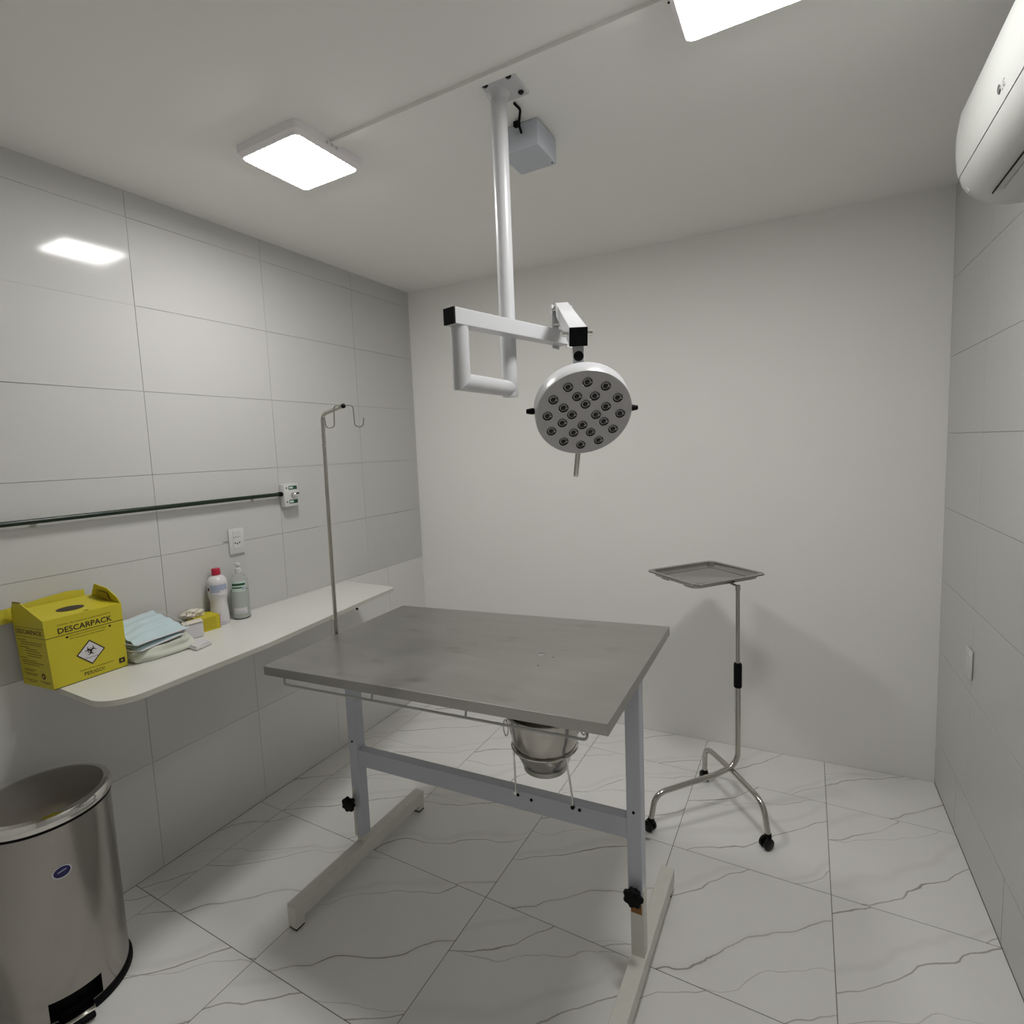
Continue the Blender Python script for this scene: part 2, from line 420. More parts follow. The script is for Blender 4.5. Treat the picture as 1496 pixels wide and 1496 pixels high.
# ------------------------------------------------------------------ surgical lamp
PL = Vector((1.450, 1.452, 0))
lamp = thing('surgical_lamp', 'white ceiling-hung surgical lamp with a round multi-LED head', 'surgical lamp', (PL.x, PL.y, H))
pc = Vector((1.474, 1.436, H))
pl_ = obj('ceiling_plate', box(pc.x-.052, pc.x+.052, pc.y-.043, pc.y+.062, H-.005, H, bev=.001, seg=1), 'white_metal', lamp)
for dx, dy in ((-.036, -.038), (.037, -.037), (.036, .040), (-.036, .046)):
    obj('bolt', lathe([(.0085, 0), (.0085, .003), (.0055, .006), (.004, .0065)], (pc.x+dx, pc.y+dy, H-.005), (0, 0, -1), 12), 'black_gloss', pl_, True)
RP = .0235
obj('pole', cyl((PL.x, PL.y, H-.005), (PL.x, PL.y, 1.758), RP, 28), 'white_metal', lamp, True)
obj('pole_flange', lathe([(.034, 0), (.031, .004), (.0235, .018)], (PL.x, PL.y, H-.005), (0, 0, -1), 28), 'white_metal', lamp, True)
P2 = Vector((1.441, 1.206, 0)); zt = 1.782
dd = (Vector((P2.x, P2.y, 0))-PL).normalized()
bm = B()
def mitre(bm, p, q, r, n0, n1, n=24):
    """round tube between p and q whose ends are cut by planes with normals n0, n1 (mitred joints)"""
    p = Vector(p); q = Vector(q); d = (q-p).normalized(); x, y, _ = frame(d); rings = []
    for c, nn in ((p, n0), (q, n1)):
        nn = Vector(nn); rr = []
        for k in range(n):
            o_ = (x*math.cos(2*math.pi*k/n)+y*math.sin(2*math.pi*k/n))*r
            rr.append(bm.verts.new(c+o_-d*(o_.dot(nn)/d.dot(nn))))
        rings.append(rr)
    bridge(bm, *rings); bm.faces.new(rings[0][::-1]); bm.faces.new(rings[1])
    return bm
A0 = Vector((PL.x, PL.y, zt)); A1 = Vector((P2.x, P2.y, zt)); Z = Vector((0, 0, 1))
obj('offset_tube', mitre(B(), A0, A1, RP, dd, Z+dd), 'white_metal', lamp, True)
ZA = 1.943
obj('riser_tube', mitre(B(), A1, (P2.x, P2.y, ZA-.021), RP, Z+dd, Z), 'white_metal', lamp, True)
E0 = Vector((1.437, 1.172, ZA)); E1 = Vector((1.552, 1.640, ZA)); ad = (E1-E0).normalized()
arm = obj('swing_arm', beam(E0, E1, .040, .042, bev=.002), 'white_metal', lamp)
obj('end_cap', beam(E0-ad*.006, E0+ad*.001, .039, .041, bev=.001), 'black', arm)
side = ad.cross(Z)
F0 = Vector((1.548, 1.636, 2.036)); F1 = Vector((1.783, 1.165, 1.846)); sd = (F1-F0).normalized()
arm2 = obj('spring_arm', beam(F0, F1, .040, .040, bev=.002), 'white_metal', lamp)
obj('end_cap', beam(F1-sd*.001, F1+sd*.007, .0405, .0405, bev=.001), 'black', arm2)
s2 = sd.cross(Z).normalized()
ub = s2.cross(sd)
for k in (-1, 1):
    o_ = s2*(k*.0225)
    obj('bracket_plate', beam(E1+o_+Vector((0, 0, -.03))-ad*.01, F0+o_+Vector((0, 0, .012)), .004, .034, upv=ad, bev=.001), 'white_metal', lamp)
for c in (F0+sd*.012, F0+sd*.012-Z*.045, E1-ad*.010):
    obj('bolt', cyl(c-s2*.034, c+s2*.034, .0055, 12), 'chrome', lamp, True)
cb = F1-sd*.030+ub*.002
for k in (-1, 1): obj('bolt', lathe([(.0045, 0), (.0045, .008), (.007, .008), (.0065, .014), (.003, .016)], cb+s2*(k*.020), s2*k, 12), 'chrome', lamp, True)
# lamp head
n = Vector((.425, -.686, -.590)).normalized()
DC = Vector((1.800, 1.141, 1.672))
view = (CAM-DC).normalized()
hx = (rt-n*rt.dot(n)).normalized(); hy = n.cross(hx)
RH = .1075
head = obj('lamp_head', lathe([(RH*.55, -.050), (RH*.93, -.046), (RH, -.036), (RH*1.0, -.004), (RH*.992, 0), (RH*.96, .0002)], DC, n, 72), 'white_metal', lamp, True)
obj('face_plate', lathe([(RH*.965, -.003), (RH*.965, .0008)], DC, n, 72), 'lamp_face', head)
# LED lenses: 12 outside, 8 in the middle ring, 4 inside
lens_me = None
def lens(u, v):
    c = DC+hx*u+hy*v
    bm = lathe([(.0112, -.001), (.0118, .0012), (.0108, .0018), (.0100, .0006), (.0062, -.0004), (.0058, .0014), (.0030, .0018), (.0026, .0010)], c+n*.0008, n, 20)
    o = obj('led_lens', bm, 'lens_dark', head, True)
    o.data.materials.append(MATS['lens_chrome'])
    for p in o.data.polygons:
        cc = o.matrix_local.translation*0+p.center
        k_ = p.index//20
        if k_ in (0, 1, 4, 6): p.material_index = 1
    return o
for cnt, rr, ph in ((12, .0808, 90), (8, .0505, 67.5), (4, .0268, 88)):
    for k in range(cnt):
        an = math.radians(ph+360*k/cnt); lens(rr*math.cos(an), rr*math.sin(an))
kx = hx
for k in (-1, 1):
    c = DC-n*.020+kx*(k*RH)
    obj('side_knob', lathe([(.006, 0), (.0075, .004), (.0055, .016), (.0045, .018)], c, kx*k, 14), 'black', head, True)
hp = DC-n*.018-hy*(RH*.80)
hd = (-hy*1.0-n*.02+Vector((-.02, 0, -.25))).normalized()
obj('handle', lathe([(.0062, 0), (.0062, .093), (.005, .096)], hp, hd, 16), 'steel_polished', head, True)
# neck between spring arm and head
nb = F1-sd*.022-Z*.020
top = DC-n*.030+hy*(RH*.86); top = Vector((nb.x*.75+top.x*.25, nb.y*.75+top.y*.25, top.z-.004))
obj('neck_plate', beam(nb+Z*.004, top-Z*.006, .026, .010, upv=view, bev=.0015), 'white_metal', lamp)
kc = nb.lerp(top, .40)+view*.006
obj('neck_knob', lathe([(.011, 0), (.0115, .003), (.0105, .012), (.006, .013)], kc, view, 20), 'black', lamp, True)

# ------------------------------------------------------------------ examination table
HL, HR = .930, .970
tb = thing('examination_table', 'veterinary table with worn steel top on blue-grey adjustable columns', 'table', (1.25, 1.465, 0))
c00 = Vector((.684, 1.100, HL)); c10 = Vector((1.842, 1.130, HR)); c11 = Vector((1.8125, 1.843, HR)); c01 = Vector((.657, 1.826, HL))
tx = (c10-c00).normalized(); ty = (c01-c00); ty = (ty-tx*ty.dot(tx)).normalized(); tn = tx.cross(ty)
# sheet steel top with folded skirt and a drain hole
LX, LY, TH = (c10-c00).length, .722, .030
def tp(u, v, w): return c00+tx*u+ty*v+tn*w
hole = (c00-c00); hw = Vector((1.512, 1.475, 0)); rel = hw-c00
hu, hv = rel.x*tx.x+rel.y*tx.y+.0, rel.x*ty.x+rel.y*ty.y
bm = B(); NH = 24; HRAD = .013
def sheet(w, flip):
    ov = [bm.verts.new(tp(*q, w)) for q in ((0, 0), (LX, 0), (LX, LY), (0, LY))]
    iv = [bm.verts.new(tp(hu+HRAD*math.cos(2*math.pi*k/NH), hv+HRAD*math.sin(2*math.pi*k/NH), w)) for k in range(NH)]
    # quadrants: fan between the outer corners and the hole
    q4 = NH//4
    for c in range(4):
        o0, o1 = ov[c], ov[(c+1) % 4]
        # corner c sees hole vertices from angle -135+90c ... -45+90c
        st = (-q4-q4//2+c*q4) % NH
        for k in range(q4):
            bm.faces.new((o0 if k < q4/2 else o1, iv[(st+k+1) % NH], iv[(st+k) % NH]))
        bm.faces.new((o0, o1, iv[(st+q4//2) % NH]))
    return ov, iv
o1_, i1_ = sheet(0, False); o2_, i2_ = sheet(-.003, True)
bridge(bm, i1_, i2_)
ob = [bm.verts.new(tp(*q, -TH)) for q in ((0, 0), (LX, 0), (LX, LY), (0, LY))]
oi_ = [bm.verts.new(tp(*q, -TH)) for q in ((.012, .012), (LX-.012, .012), (LX-.012, LY-.012), (.012, LY-.012))]
bridge(bm, o1_, ob); bridge(bm, ob, oi_)
it = [bm.verts.new(tp(*q, -.0032)) for q in ((.012, .012), (LX-.012, .012), (LX-.012, LY-.012), (.012, LY-.012))]
bridge(bm, oi_, it)
topo = obj('table_top', bm, 'table_steel', tb)
bv = topo.modifiers.new('edge', 'BEVEL'); bv.width = .0022; bv.segments = 3; bv.limit_method = 'ANGLE'; bv.angle_limit = math.radians(60)
obj('drain_rim', tube([tp(hu+HRAD*math.cos(2*math.pi*k/24), hv+HRAD*math.sin(2*math.pi*k/24), .0005) for k in range(24)], .0012, 6, closed=True), 'chrome', topo, True)
for u, v, r_ in ((hu+.045, hv-.012, .0022), (hu+.028, hv-.085, .0022)):
    obj('rivet', lathe([(r_, 0), (r_*.8, .0008)], tp(u, v, 0), tn, 10), 'black', topo)
# under-frame of the top
for v in (.06, .34, LY-.06):
    obj('under_rail', beam(tp(.03, v, -.016), tp(LX-.03, v, -.016), .030, .020), 'bluegrey', tb)
# columns
def column(cx, cy, ztop, zb, w=.043, d=.044):
    c = obj('column', box(cx-w/2, cx+w/2, cy-d/2, cy+d/2, zb, ztop, bev=.0025), 'bluegrey', tb)
    return c
cL = column(.707, 1.456, HL-.026, .115); cR = column(1.806, 1.462, HR-.031, .262)
obj('inner_post', box(.690, .722, 1.443, 1.470, .078, .118), 'cream_metal', tb)
obj('inner_post', box(1.790, 1.829, 1.445, 1.480, .078, .300), 'cream_metal', tb)
obj('slot', box(.689, .7005, 1.4325, 1.4352, .115, .315), 'cream_metal', cL)
rp = obj('rust_patch', box(1.7915, 1.8235, 1.4436, 1.4452, .226, .260), 'rust', tb)
for ccx, ccy, z0 in ((.707, 1.434, .505), (1.806, 1.440, .545)):
    obj('bolt', cyl((ccx, ccy+.001, z0), (ccx, ccy-.003, z0), .004, 10), 'black', tb)
# star knobs
def knob(c, axis, stem):
    bm = lathe([(.021, 0), (.027, .003), (.0275, .012), (.024, .017), (.010, .018)], c, axis, 48, sq=lambda t: 1+.11*math.cos(7*t))
    o = obj('knob', bm, 'black', tb, True)
    obj('stem', cyl(Vector(c)-Vector(axis).normalized()*stem, Vector(c)+Vector(axis).normalized()*.001, .008, 14), 'black', o, True)
knob((.694, 1.412, .262), (.12, -1, 0), .026)
knob((1.808, 1.420, .302), (.02, -1, 0), .022)
# crossbar (follows the tilt of the top)
cb0 = Vector((.7275, 1.456, .441)); cb1 = Vector((1.786, 1.462, .486))
obj('crossbar', beam(cb0, cb1, .036, .064, bev=.002), 'bluegrey', tb)
def cbp(t): return cb0.lerp(cb1, t)
for t, dz in ((.66, .018), (.705, .012), (.86, .02)):
    q = cbp(t); obj('bolt', cyl((q.x, q.y-.0175, q.z+dz), (q.x, q.y-.0205, q.z+dz), .005, 10), 'black', tb)
# floor bars with end blocks
def foot(cx, y0, y1, w):
    f = obj('foot_bar', box(cx-w/2, cx+w/2, y0, y1, .036, .088, bev=.003), 'cream_metal', tb)
    for ya, yb in ((y0-.002, y0+.036), (y1-.034, y1+.002)):
        obj('end_block', box(cx-w/2+.002, cx+w/2-.004, ya, yb, .006, .0855, bev=.003), 'cream_metal', f)
        obj('rubber_pad', box(cx-w/2+.004, cx+w/2-.006, ya+.002, yb-.002, 0.0, .0065), 'black', f)
foot(.713, 1.106, 1.806, .046); foot(1.812, 1.106, 1.832, .046)
# wire rail hanging below the front edge
def rp_(u, v, w): return tp(u, v, -w)
pts = [rp_(.085, .010, .028), rp_(.085, .004, .052), rp_(1.105, .004, .050), rp_(1.105, .010, .028)]
obj('wire_rail', tube(fillet(pts, .012), .0034, 10), 'wire_grey', tb, True)
for u in (.45, .77): obj('rail_hanger', tube([rp_(u, .012, .027), rp_(u, .004, .052)], .0030, 8), 'wire_grey', tb, True)
# wire bucket holder bolted to the crossbar
BC = Vector((1.522, 1.455, 0)); ZR = .680; RR = .1030
ringpts = [(BC.x+RR*math.cos(2*math.pi*k/48), BC.y+RR*math.sin(2*math.pi*k/48), ZR) for k in range(48)]
hold = obj('bucket_ring', tube(ringpts, .0032, 8, closed=True), 'chrome', tb, True)
for x_, sgn in ((1.422, -1), (1.614, 1)):
    q = cbp((x_-cb0.x)/(cb1.x-cb0.x)); yy = q.y-.0215
    dx_ = x_-BC.x; yr = BC.y-math.sqrt(max(1e-6, RR**2-dx_**2))
    l = obj('ring_leg', tube([(x_, yr, ZR), (x_+sgn*.002, yy, q.z+.06), (x_+sgn*.003, yy, q.z+.026)], .0032, 8), 'chrome', tb, True)
    obj('bolt', cyl((x_+sgn*.003, q.y-.0175, q.z+.026), (x_+sgn*.003, q.y-.026, q.z+.026), .006, 10), 'black' if sgn > 0 else 'chrome', l, True)

# ------------------------------------------------------------------ bucket
bk = thing('bucket', 'small steel bucket held in a wire ring under the table', 'bucket', (BC.x, BC.y, .604))
ZB = .604
prof = [(.060, 0), (.066, .002), (.0690, .016), (.0725, .018), (.0985, .076), (.1085, .128), (.1160, .182), (.1200, .184), (.1200, .188), (.1150, .188), (.1060, .128), (.0700, .014), (.001, .014)]
obj('body', lathe(prof, (BC.x, BC.y, ZB), (0, 0, 1), 56, cap=(True, True)), 'steel_polished', bk, True)
obj('base_band', lathe([(.0668, .0008), (.0685, .001), (.0720, .020), (.0705, .0205)], (BC.x, BC.y, ZB), (0, 0, 1), 56, cap=(False, False)), 'steel_brushed', bk, True)
vdir = (Vector((CAM.x, CAM.y, 0))-BC).normalized(); sdir = Vector((vdir.y, -vdir.x, 0))*-1
for s_ in (-1, 1):
    c = BC+sdir*(s_*.121)+Vector((0, 0, ZB+.128))
    obj('bail_ring', tube([c+Vector((0, 0, .026))*math.cos(2*math.pi*k/20)+(vdir*.7+sdir*.7).normalized()*(.011*math.sin(2*math.pi*k/20)) for k in range(20)], (.0024), 6, closed=True), 'chrome', bk, True)
    obj('ear', lathe([(.010, 0), (.010, .004)], BC+sdir*(s_*.113)+Vector((0, 0, ZB+.164)), sdir*s_, 12), 'steel_polished', bk)

# ------------------------------------------------------------------ IV pole on the table
IVX, IVY = .6555, 1.441
iv = thing('iv_pole', 'slim steel drip pole with two hooks clamped to the table edge', 'drip pole', (IVX, IVY, .86))
obj('clamp', box(IVX-.011, IVX+.0135, IVY-.014, IVY+.014, .872, .896, bev=.002), 'steel_brushed', iv)
endp = Vector((IVX+.132, IVY-.012, 1.779))
pts = fillet([(IVX, IVY, .86), (IVX+.011, IVY, 1.757), endp], .030, 8)
obj('pole', tube(pts, .0072, 16), 'steel_polished', iv, True)
obj('pole_joint', cyl((IVX+.0095, IVY, 1.640), (IVX+.0095, IVY, 1.648), .0080, 16), 'steel_brushed', iv, True)
obj('tip_cap', lathe([(.0085, 0), (.0085, .006), (.004, .010)], endp-Vector((.003, 0, .001)), (1, -.11, .2), 14), 'black', iv, True)
wdir = Vector((.86, .50, 0)).normalized()
for s_ in (-1, 1):
    o = wdir*s_
    pts = fillet([endp, endp+o*.035, endp+o*.038-Z*.072, endp+o*.058-Z*.076, endp+o*.072-Z*.040], .014, 6)
    pts = fillet([endp+Z*.002, endp+o*.034+Z*.001, endp+o*.036-Z*.074, endp+o*.066-Z*.077, endp+o*.069-Z*.044], .015, 6)
    obj('hook', tube(pts, .0024, 8), 'steel_brushed', iv, True)

# ------------------------------------------------------------------ instrument stand
st = thing('mayo_stand', 'steel instrument stand on three casters by the back wall', 'instrument stand', (1.95, 2.36, 0))
SP = Vector((1.985, 2.400, 0)); CA = Vector((1.826, 2.540, 0)); CBB = Vector((2.116, 2.205, 0)); CC = Vector((1.684, 2.100, 0))
TR = .0115
ld = (CBB-CA).normalized()
obj('leg_tube', tube(fillet([CA+Z*.055, CA+Z*.178+ld*.004, CA.lerp(CBB, .5)+Z*.182, CBB+Z*.168-ld*.030, CBB+Z*.055], .075, 10), TR, 16), 'steel_polished', st, True)
jt = Vector((1.955, 2.372, 0)); 
obj('main_tube', tube(fillet([(SP.x, SP.y, .56), (SP.x, SP.y, .205), (1.90, 2.320, .178), CC+Vector((.015, .015, .160)), CC+Z*.055], .085, 12), TR, 16), 'steel_polished', st, True)
obj('upper_pole', cyl((SP.x, SP.y, .55), (SP.x, SP.y, .992), .0085, 16), 'steel_polished', st, True)
obj('height_grip', lathe([(.0145, 0), (.0165, .004), (.0165, .100), (.0145, .106), (.010, .107)], (SP.x, SP.y, .552), (0, 0, 1), 20), 'black', st, True)
for q, an in ((CA, .4), (CBB, 2.4), (CC, 1.2)):
    c = obj('caster', lathe([(.013, 0), (.013, .020), (.008, .024)], (q.x, q.y, .040), (0, 0, 1), 14), 'black', st, True)
    ax = Vector((math.cos(an), math.sin(an), 0)); pw = Vector((-ax.y, ax.x, 0))
    for s_ in (-1, 1):
        w0 = q+pw*.008+ax*(s_*.004)+Z*.024
        obj('wheel', lathe([(.018, 0), (.0235, .003), (.0235, .012), (.015, .016)], w0, ax*s_, 24), 'black_gloss', c, True)
# tray carried by the wire frame
TRC = Vector((1.842, 2.468, 1.002)); ta = math.radians(51.5)
tux = Vector((math.cos(ta), math.sin(ta), 0)); tuy = Vector((-math.sin(ta), math.cos(ta), 0))
fr = [TRC+tux*a_+tuy*b_+Z*(-.004) for a_, b_ in ((-.150, -.105), (.150, -.105), (.150, .120), (-.150, .120))]
obj('tray_frame', tube(fillet([fr[0]+tuy*.06, fr[0], fr[1], fr[2], fr[3], fr[3]-tuy*.06], .03, 6), .0042, 10), 'steel_polished', st, True)
nearest = TRC+tux*((SP-TRC).dot(tux))+tuy*(-.105)-Z*.006
obj('frame_boss', cyl((SP.x, SP.y, .976), (SP.x, SP.y, .996), .0105, 16), 'steel_polished', st, True)
obj('frame_link', tube([(SP.x, SP.y, .991), nearest+Z*.0015], .0050, 10), 'steel_polished', st, True)
tray = thing('instrument_tray', 'shallow rectangular steel tray lying on the instrument stand', 'tray', TRC+Z*.001)
def rr4(hx_, hy_, z, rr):
    pts = []
    for sx, sy, a0 in ((1, 1, 0), (-1, 1, 90), (-1, -1, 180), (1, -1, 270)):
        for k in range(7):
            an = math.radians(a0+k*15); pts.append(TRC+tux*(sx*(hx_-rr)+rr*math.cos(an))+tuy*(sy*(hy_-rr)+rr*math.sin(an))+Z*z)
    return pts
bm = B(); lev = [(.160, .125, .0010, .028), (.172, .137, .004, .030), (.184, .149, .020, .032), (.196, .161, .021, .034), (.198, .163, .018, .035), (.196, .161, .0195, .034), (.184, .149, .0185, .032)]
lev = [(.160, .134, .0005, .022), (.168, .142, .004, .026), (.178, .152, .0240, .028), (.192, .166, .0255, .032), (.194, .168, .0215, .033), (.192, .166, .0265, .032), (.177, .151, .0255, .027), (.166, .140, .0055, .024), (.158, .132, .0022, .020)]
rs = [[bm.verts.new(p) for p in rr4(*l)] for l in lev]
for p, q in zip(rs, rs[1:]): bridge(bm, p, q)
bm.faces.new(rs[0][::-1]); bm.faces.new(rs[-1])
obj('tray_body', bm, 'steel_tray', tray, True)

# ------------------------------------------------------------------ pedal bin
BX, BY, BR, BH = .232, .652, .162, .638
bin_ = thing('pedal_bin', 'round stainless steel pedal bin on the floor by the tiled wall', 'bin', (BX, BY, 0))
C0 = (BX, BY, 0)
pd = Vector((.385-BX, .615-BY, 0)).normalized(); ps = Vector((-pd.y, pd.x, 0))
pang = math.atan2(pd.y, pd.x)
# body with the pedal opening cut out of the wall
bm = B(); NB = 96; hs = [.022, .028, .045, .060, .078, .088, .585, .592]
fx_, fy_, _ = frame((0, 0, 1))
gr = []
for h_ in hs:
    gr.append([bm.verts.new((BX+BR*math.cos(pang+2*math.pi*(k+.5)/NB), BY+BR*math.sin(pang+2*math.pi*(k+.5)/NB), h_)) for k in range(NB)])
for i in range(len(hs)-1):
    for k in range(NB):
        kk = (k if k < NB/2 else k-NB)+1
        lim = 6 if i < 4 else 0
        if i in (1, 2, 3, 4) and -6 <= kk-.5 <= 6: continue
        bm.faces.new((gr[i][k], gr[i][(k+1) % NB], gr[i+1][(k+1) % NB], gr[i+1][k]))
body = obj('body', bm, 'steel_bin', bin_, True, loc=C0)
obj('recess', lathe([(BR-.03, .026), (BR-.03, .100)], C0, (0, 0, 1), 48), 'black', body, True)
obj('recess_roof', lathe([(BR-.031, .089), (BR-.001, .089), (BR-.001, .091), (BR-.031, .091)], C0, (0, 0, 1), 48, cap=(False, False)), 'black', body)
obj('base_ring', lathe([(BR-.01, 0), (BR+.006, 0), (BR+.008, .004), (BR+.008, .016), (BR+.004, .023), (BR-.004, .024)], C0, (0, 0, 1), 72), 'black', bin_, True)
obj('gasket', lathe([(BR-.002, .590), (BR+.0025, .591), (BR+.0025, .598), (BR-.002, .599)], C0, (0, 0, 1), 72), 'black', bin_, True)
lid = obj('lid_rim', lathe([(BR-.004, .598), (BR+.004, .600), (BR+.006, .604), (BR+.005, .622), (BR+.001, .629), (BR-.012, .632)], C0, (0, 0, 1), 72), 'chrome', bin_, True)
obj('lid', lathe([(BR-.012, .6315), (BR-.02, .6335), (BR*.75, .639), (BR*.4, .643), (.001, .6445)], C0, (0, 0, 1), 72), 'steel_lid', bin_, True)
pc0 = Vector((BX, BY, .030))+pd*(BR-.02)
ped = obj('pedal', beam(pc0, pc0+pd*.055-Z*.004, .082, .010, bev=.003), 'chrome', bin_, True)
obj('pedal_pad', beam(pc0+pd*.018-Z*.011, pc0+pd*.064-Z*.015, .076, .014, bev=.004), 'black', ped, True)
# blue oval sticker wrapped on the body
def oval(name, da, z0, a_, b_, r_, m, par):
    bm = B(); cen = []
    c = bm.verts.new((BX+r_*math.cos(da), BY+r_*math.sin(da), z0))
    v = []
    for k in range(32):
        t = 2*math.pi*k/32; an = da+a_*math.cos(t)/r_
        v.append(bm.verts.new((BX+r_*math.cos(an), BY+r_*math.sin(an), z0+b_*math.sin(t))))
    for k in range(32): bm.faces.new((c, v[k], v[(k+1) % 32]))
    return obj(name, bm, m, par)
sa = math.atan2(.625-BY, .372-BX)
sk = oval('sticker_border', sa, .460, .0225, .0185, BR+.0008, 'label_white', body)
oval('sticker', sa, .460, .0195, .0155, BR+.0012, 'sticker_blue', sk)
sp = Vector((BX+(BR+.0018)*math.cos(sa), BY+(BR+.0018)*math.sin(sa), .462)); sx_ = Vector((-math.sin(sa), math.cos(sa), 0))
obj('sticker_print', beam(sp-sx_*.010-Z*.001, sp+sx_*.010+Z*.003, .0004, .003), 'label_blue', sk)

# ------------------------------------------------------------------ wall shelf
ZS = .912
out = [(.002, 2.135)]
def arc(cx, cy, r, a0, a1, k=8): return [(cx+r*math.cos(math.radians(a0+(a1-a0)*i/k)), cy+r*math.sin(math.radians(a0+(a1-a0)*i/k))) for i in range(k+1)]
out += arc(.340, 2.098, .026, 84, 0)
out += [(.385, 1.90), (.430, 1.55), (.462, 1.28)]
out += arc(.375, .842, .100, 0, -88, 12)
out += [(.002, .745)]
sh = thing('wall_shelf', 'long white laminate wall shelf with rounded corners', 'shelf', (.2, 1.45, ZS-.018))
obj('board', prism([(x_, y_, ZS-.0015) for x_, y_ in out], (0, 0, .0015)), 'laminate', sh, loc=(.2, 1.45, ZS))
obj('edge_band', prism([(x_, y_, ZS-.018) for x_, y_ in out], (0, 0, .0165)), 'laminate_edge', sh, loc=(.2, 1.45, ZS-.018))
obj('screw', cyl((.385, 1.820, ZS-.024), (.393, 1.822, ZS-.030), .005, 10), 'black', sh, True)
for yy in (.98, 1.45, 1.95):
    obj('bracket', prism([(.0015, yy-.012, ZS-.018), (.26, yy-.012, ZS-.018), (.26, yy-.012, ZS-.028), (.0015, yy-.012, ZS-.10)], (0, .024, 0)), 'white_plastic', sh)

# ------------------------------------------------------------------ sharps box
x0, x1, y0, y1, z0, z1 = .024, .186, .729, .939, ZS, 1.134
sb = thing('sharps_box', 'yellow cardboard sharps container with biohazard diamond on the shelf', 'sharps box', ((x0+x1)/2, (y0+y1)/2, ZS))
obj('carton', box(x0, x1, y0, y1, z0, z1), 'yellow_card', sb)
obj('roof_panel', prism([(x1, y0+.001, z1), (x0+.004, y0+.001, z1+.020), (x0+.004, y0+.001, z1+.001)], (0, y1-y0-.002, 0)), 'yellow_card', sb)
ga = obj('gable_flap', prism([(x1, y0, z1), (x0+.055, y0, z1+.050), (x0+.015, y0, z1+.050), (x0, y0, z1+.020), (x0, y0, z1)], (0, .003, 0)), 'yellow_card', sb)
gb = obj('gable_flap', prism([(x1, y1-.003, z1), (x1-.010, y1-.008, z1+.024), (x1-.040, y1-.016, z1+.052), (x0+.055, y1-.018, z1+.064), (x0+.020, y1-.010, z1+.030), (x0, y1-.003, z1)], (0, .003, 0)), 'yellow_card', sb)
obj('handle_slot', prism([(x1-.045, y1-.0155, z1+.036), (x0+.062, y1-.0175, z1+.042), (x0+.062, y1-.0115, z1+.016), (x1-.045, y1-.0095, z1+.010)], (0, -.0030, 0)), 'yellow_dark', gb)
obj('flap_edge', prism([(x0+.055, y0-.0004, z1+.050), (x0+.014, y0-.0004, z1+.050), (x0+.014, y0-.0004, z1+.052), (x0+.055, y0-.0004, z1+.052)], (0, .004, 0)), 'print_maroon', ga)
# raised back flap leaning on the wall
bf = [(.010, .660, 1.118), (.010, .660, 1.156), (.010, .720, 1.170), (.009, .800, 1.182), (.009, .880, 1.184), (.010, .925, 1.176), (.012, .930, 1.150), (.020, .800, 1.140), (.020, .740, 1.125)]
bm = B()
lo = [(.016, y_, 1.116+.0*y_) for y_ in (.650, .70, .76, .82, .88, .925)]
hi = [(.007, y_, z_) for y_, z_ in ((.650, 1.156), (.70, 1.159), (.76, 1.165), (.82, 1.173), (.88, 1.178), (.925, 1.172))]
v0 = [bm.verts.new(p) for p in lo]; v1 = [bm.verts.new(p) for p in hi]
v2 = [bm.verts.new((p[0]-.0015, p[1], p[2])) for p in lo]; v3 = [bm.verts.new((p[0]-.0015, p[1], p[2])) for p in hi]
for k in range(5):
    bm.faces.new((v0[k], v0[k+1], v1[k+1], v1[k])); bm.faces.new((v3[k], v3[k+1], v2[k+1], v2[k]))
    bm.faces.new((v1[k], v1[k+1], v3[k+1], v3[k])); bm.faces.new((v2[k], v2[k+1], v0[k+1], v0[k]))
bm.faces.new((v0[0], v1[0], v3[0], v2[0])); bm.faces.new((v0[5], v2[5], v3[5], v1[5]))
obj('back_flap', bm, 'yellow_card', sb)
# disposal opening on the roof
rx = Vector((x0+.004-x1, 0, .020)).normalized(); rn = Vector((0, 1, 0)).cross(rx)*-1
if rn.z < 0: rn = -rn
oc = Vector((x1, 0, z1))+rx*.062; oc.y = .829
bm = B(); bm.faces.new([bm.verts.new(oc+rn*.0008+rx*(.024*math.cos(2*math.pi*k/28))+Vector((0, .036, 0))*math.sin(2*math.pi*k/28)) for k in range(28)])
obj('opening', bm, 'print_black', sb)
oc2 = Vector((x1, .846, z1))+rx*.012
obj('tab_slot', prism([oc2+rn*.0006+Vector((0, -.009, 0)), oc2+rn*.0006+Vector((0, .009, 0)), oc2+rn*.0006-rx*.007], rn*.0004), 'print_maroon', sb)
YD, ZD, XD = (0, 1, 0), (0, 0, 1), (1, 0, 0)
FX = x1
def ftext(s, u, z, size, m, width, bold=.0): return text('lettering', s, size, (FX, y0+u*(y1-y0), z), YD, ZD, m, sb, width, bold)
ftext('DESCARPACK', .155, 1.0835, .0175, 'print_black', .146, .022)
ftext('Coletor de material perfurocortante', .155, 1.1085, .0055, 'print_olive', .143)
ftext('USAR SOMENTE COM SACO PLÁSTICO INTERNO', .275, 1.0655, .0042, 'print_olive', .102)
ftext('NÃO ULTRAPASSAR A LINHA TRACEJADA', .285, 1.0565, .0042, 'print_olive', .096)
ftext('MATERIAL PERFUROCORTANTE INFECTANTE', .345, .9435, .0042, 'print_olive', .096)
ftext('PERIGO!', .40, .9255, .0120, 'print_black', .056, .004)
def fline(ya, yb, za, zb, m, nm='printed_line', par=sb): return obj(nm, box(FX, FX+.0006, ya, yb, za, zb), m, par)
fline(y0, y1, 1.0755, 1.0770, 'print_black'); fline(y0, y1, ZS, ZS+.0022, 'print_black')
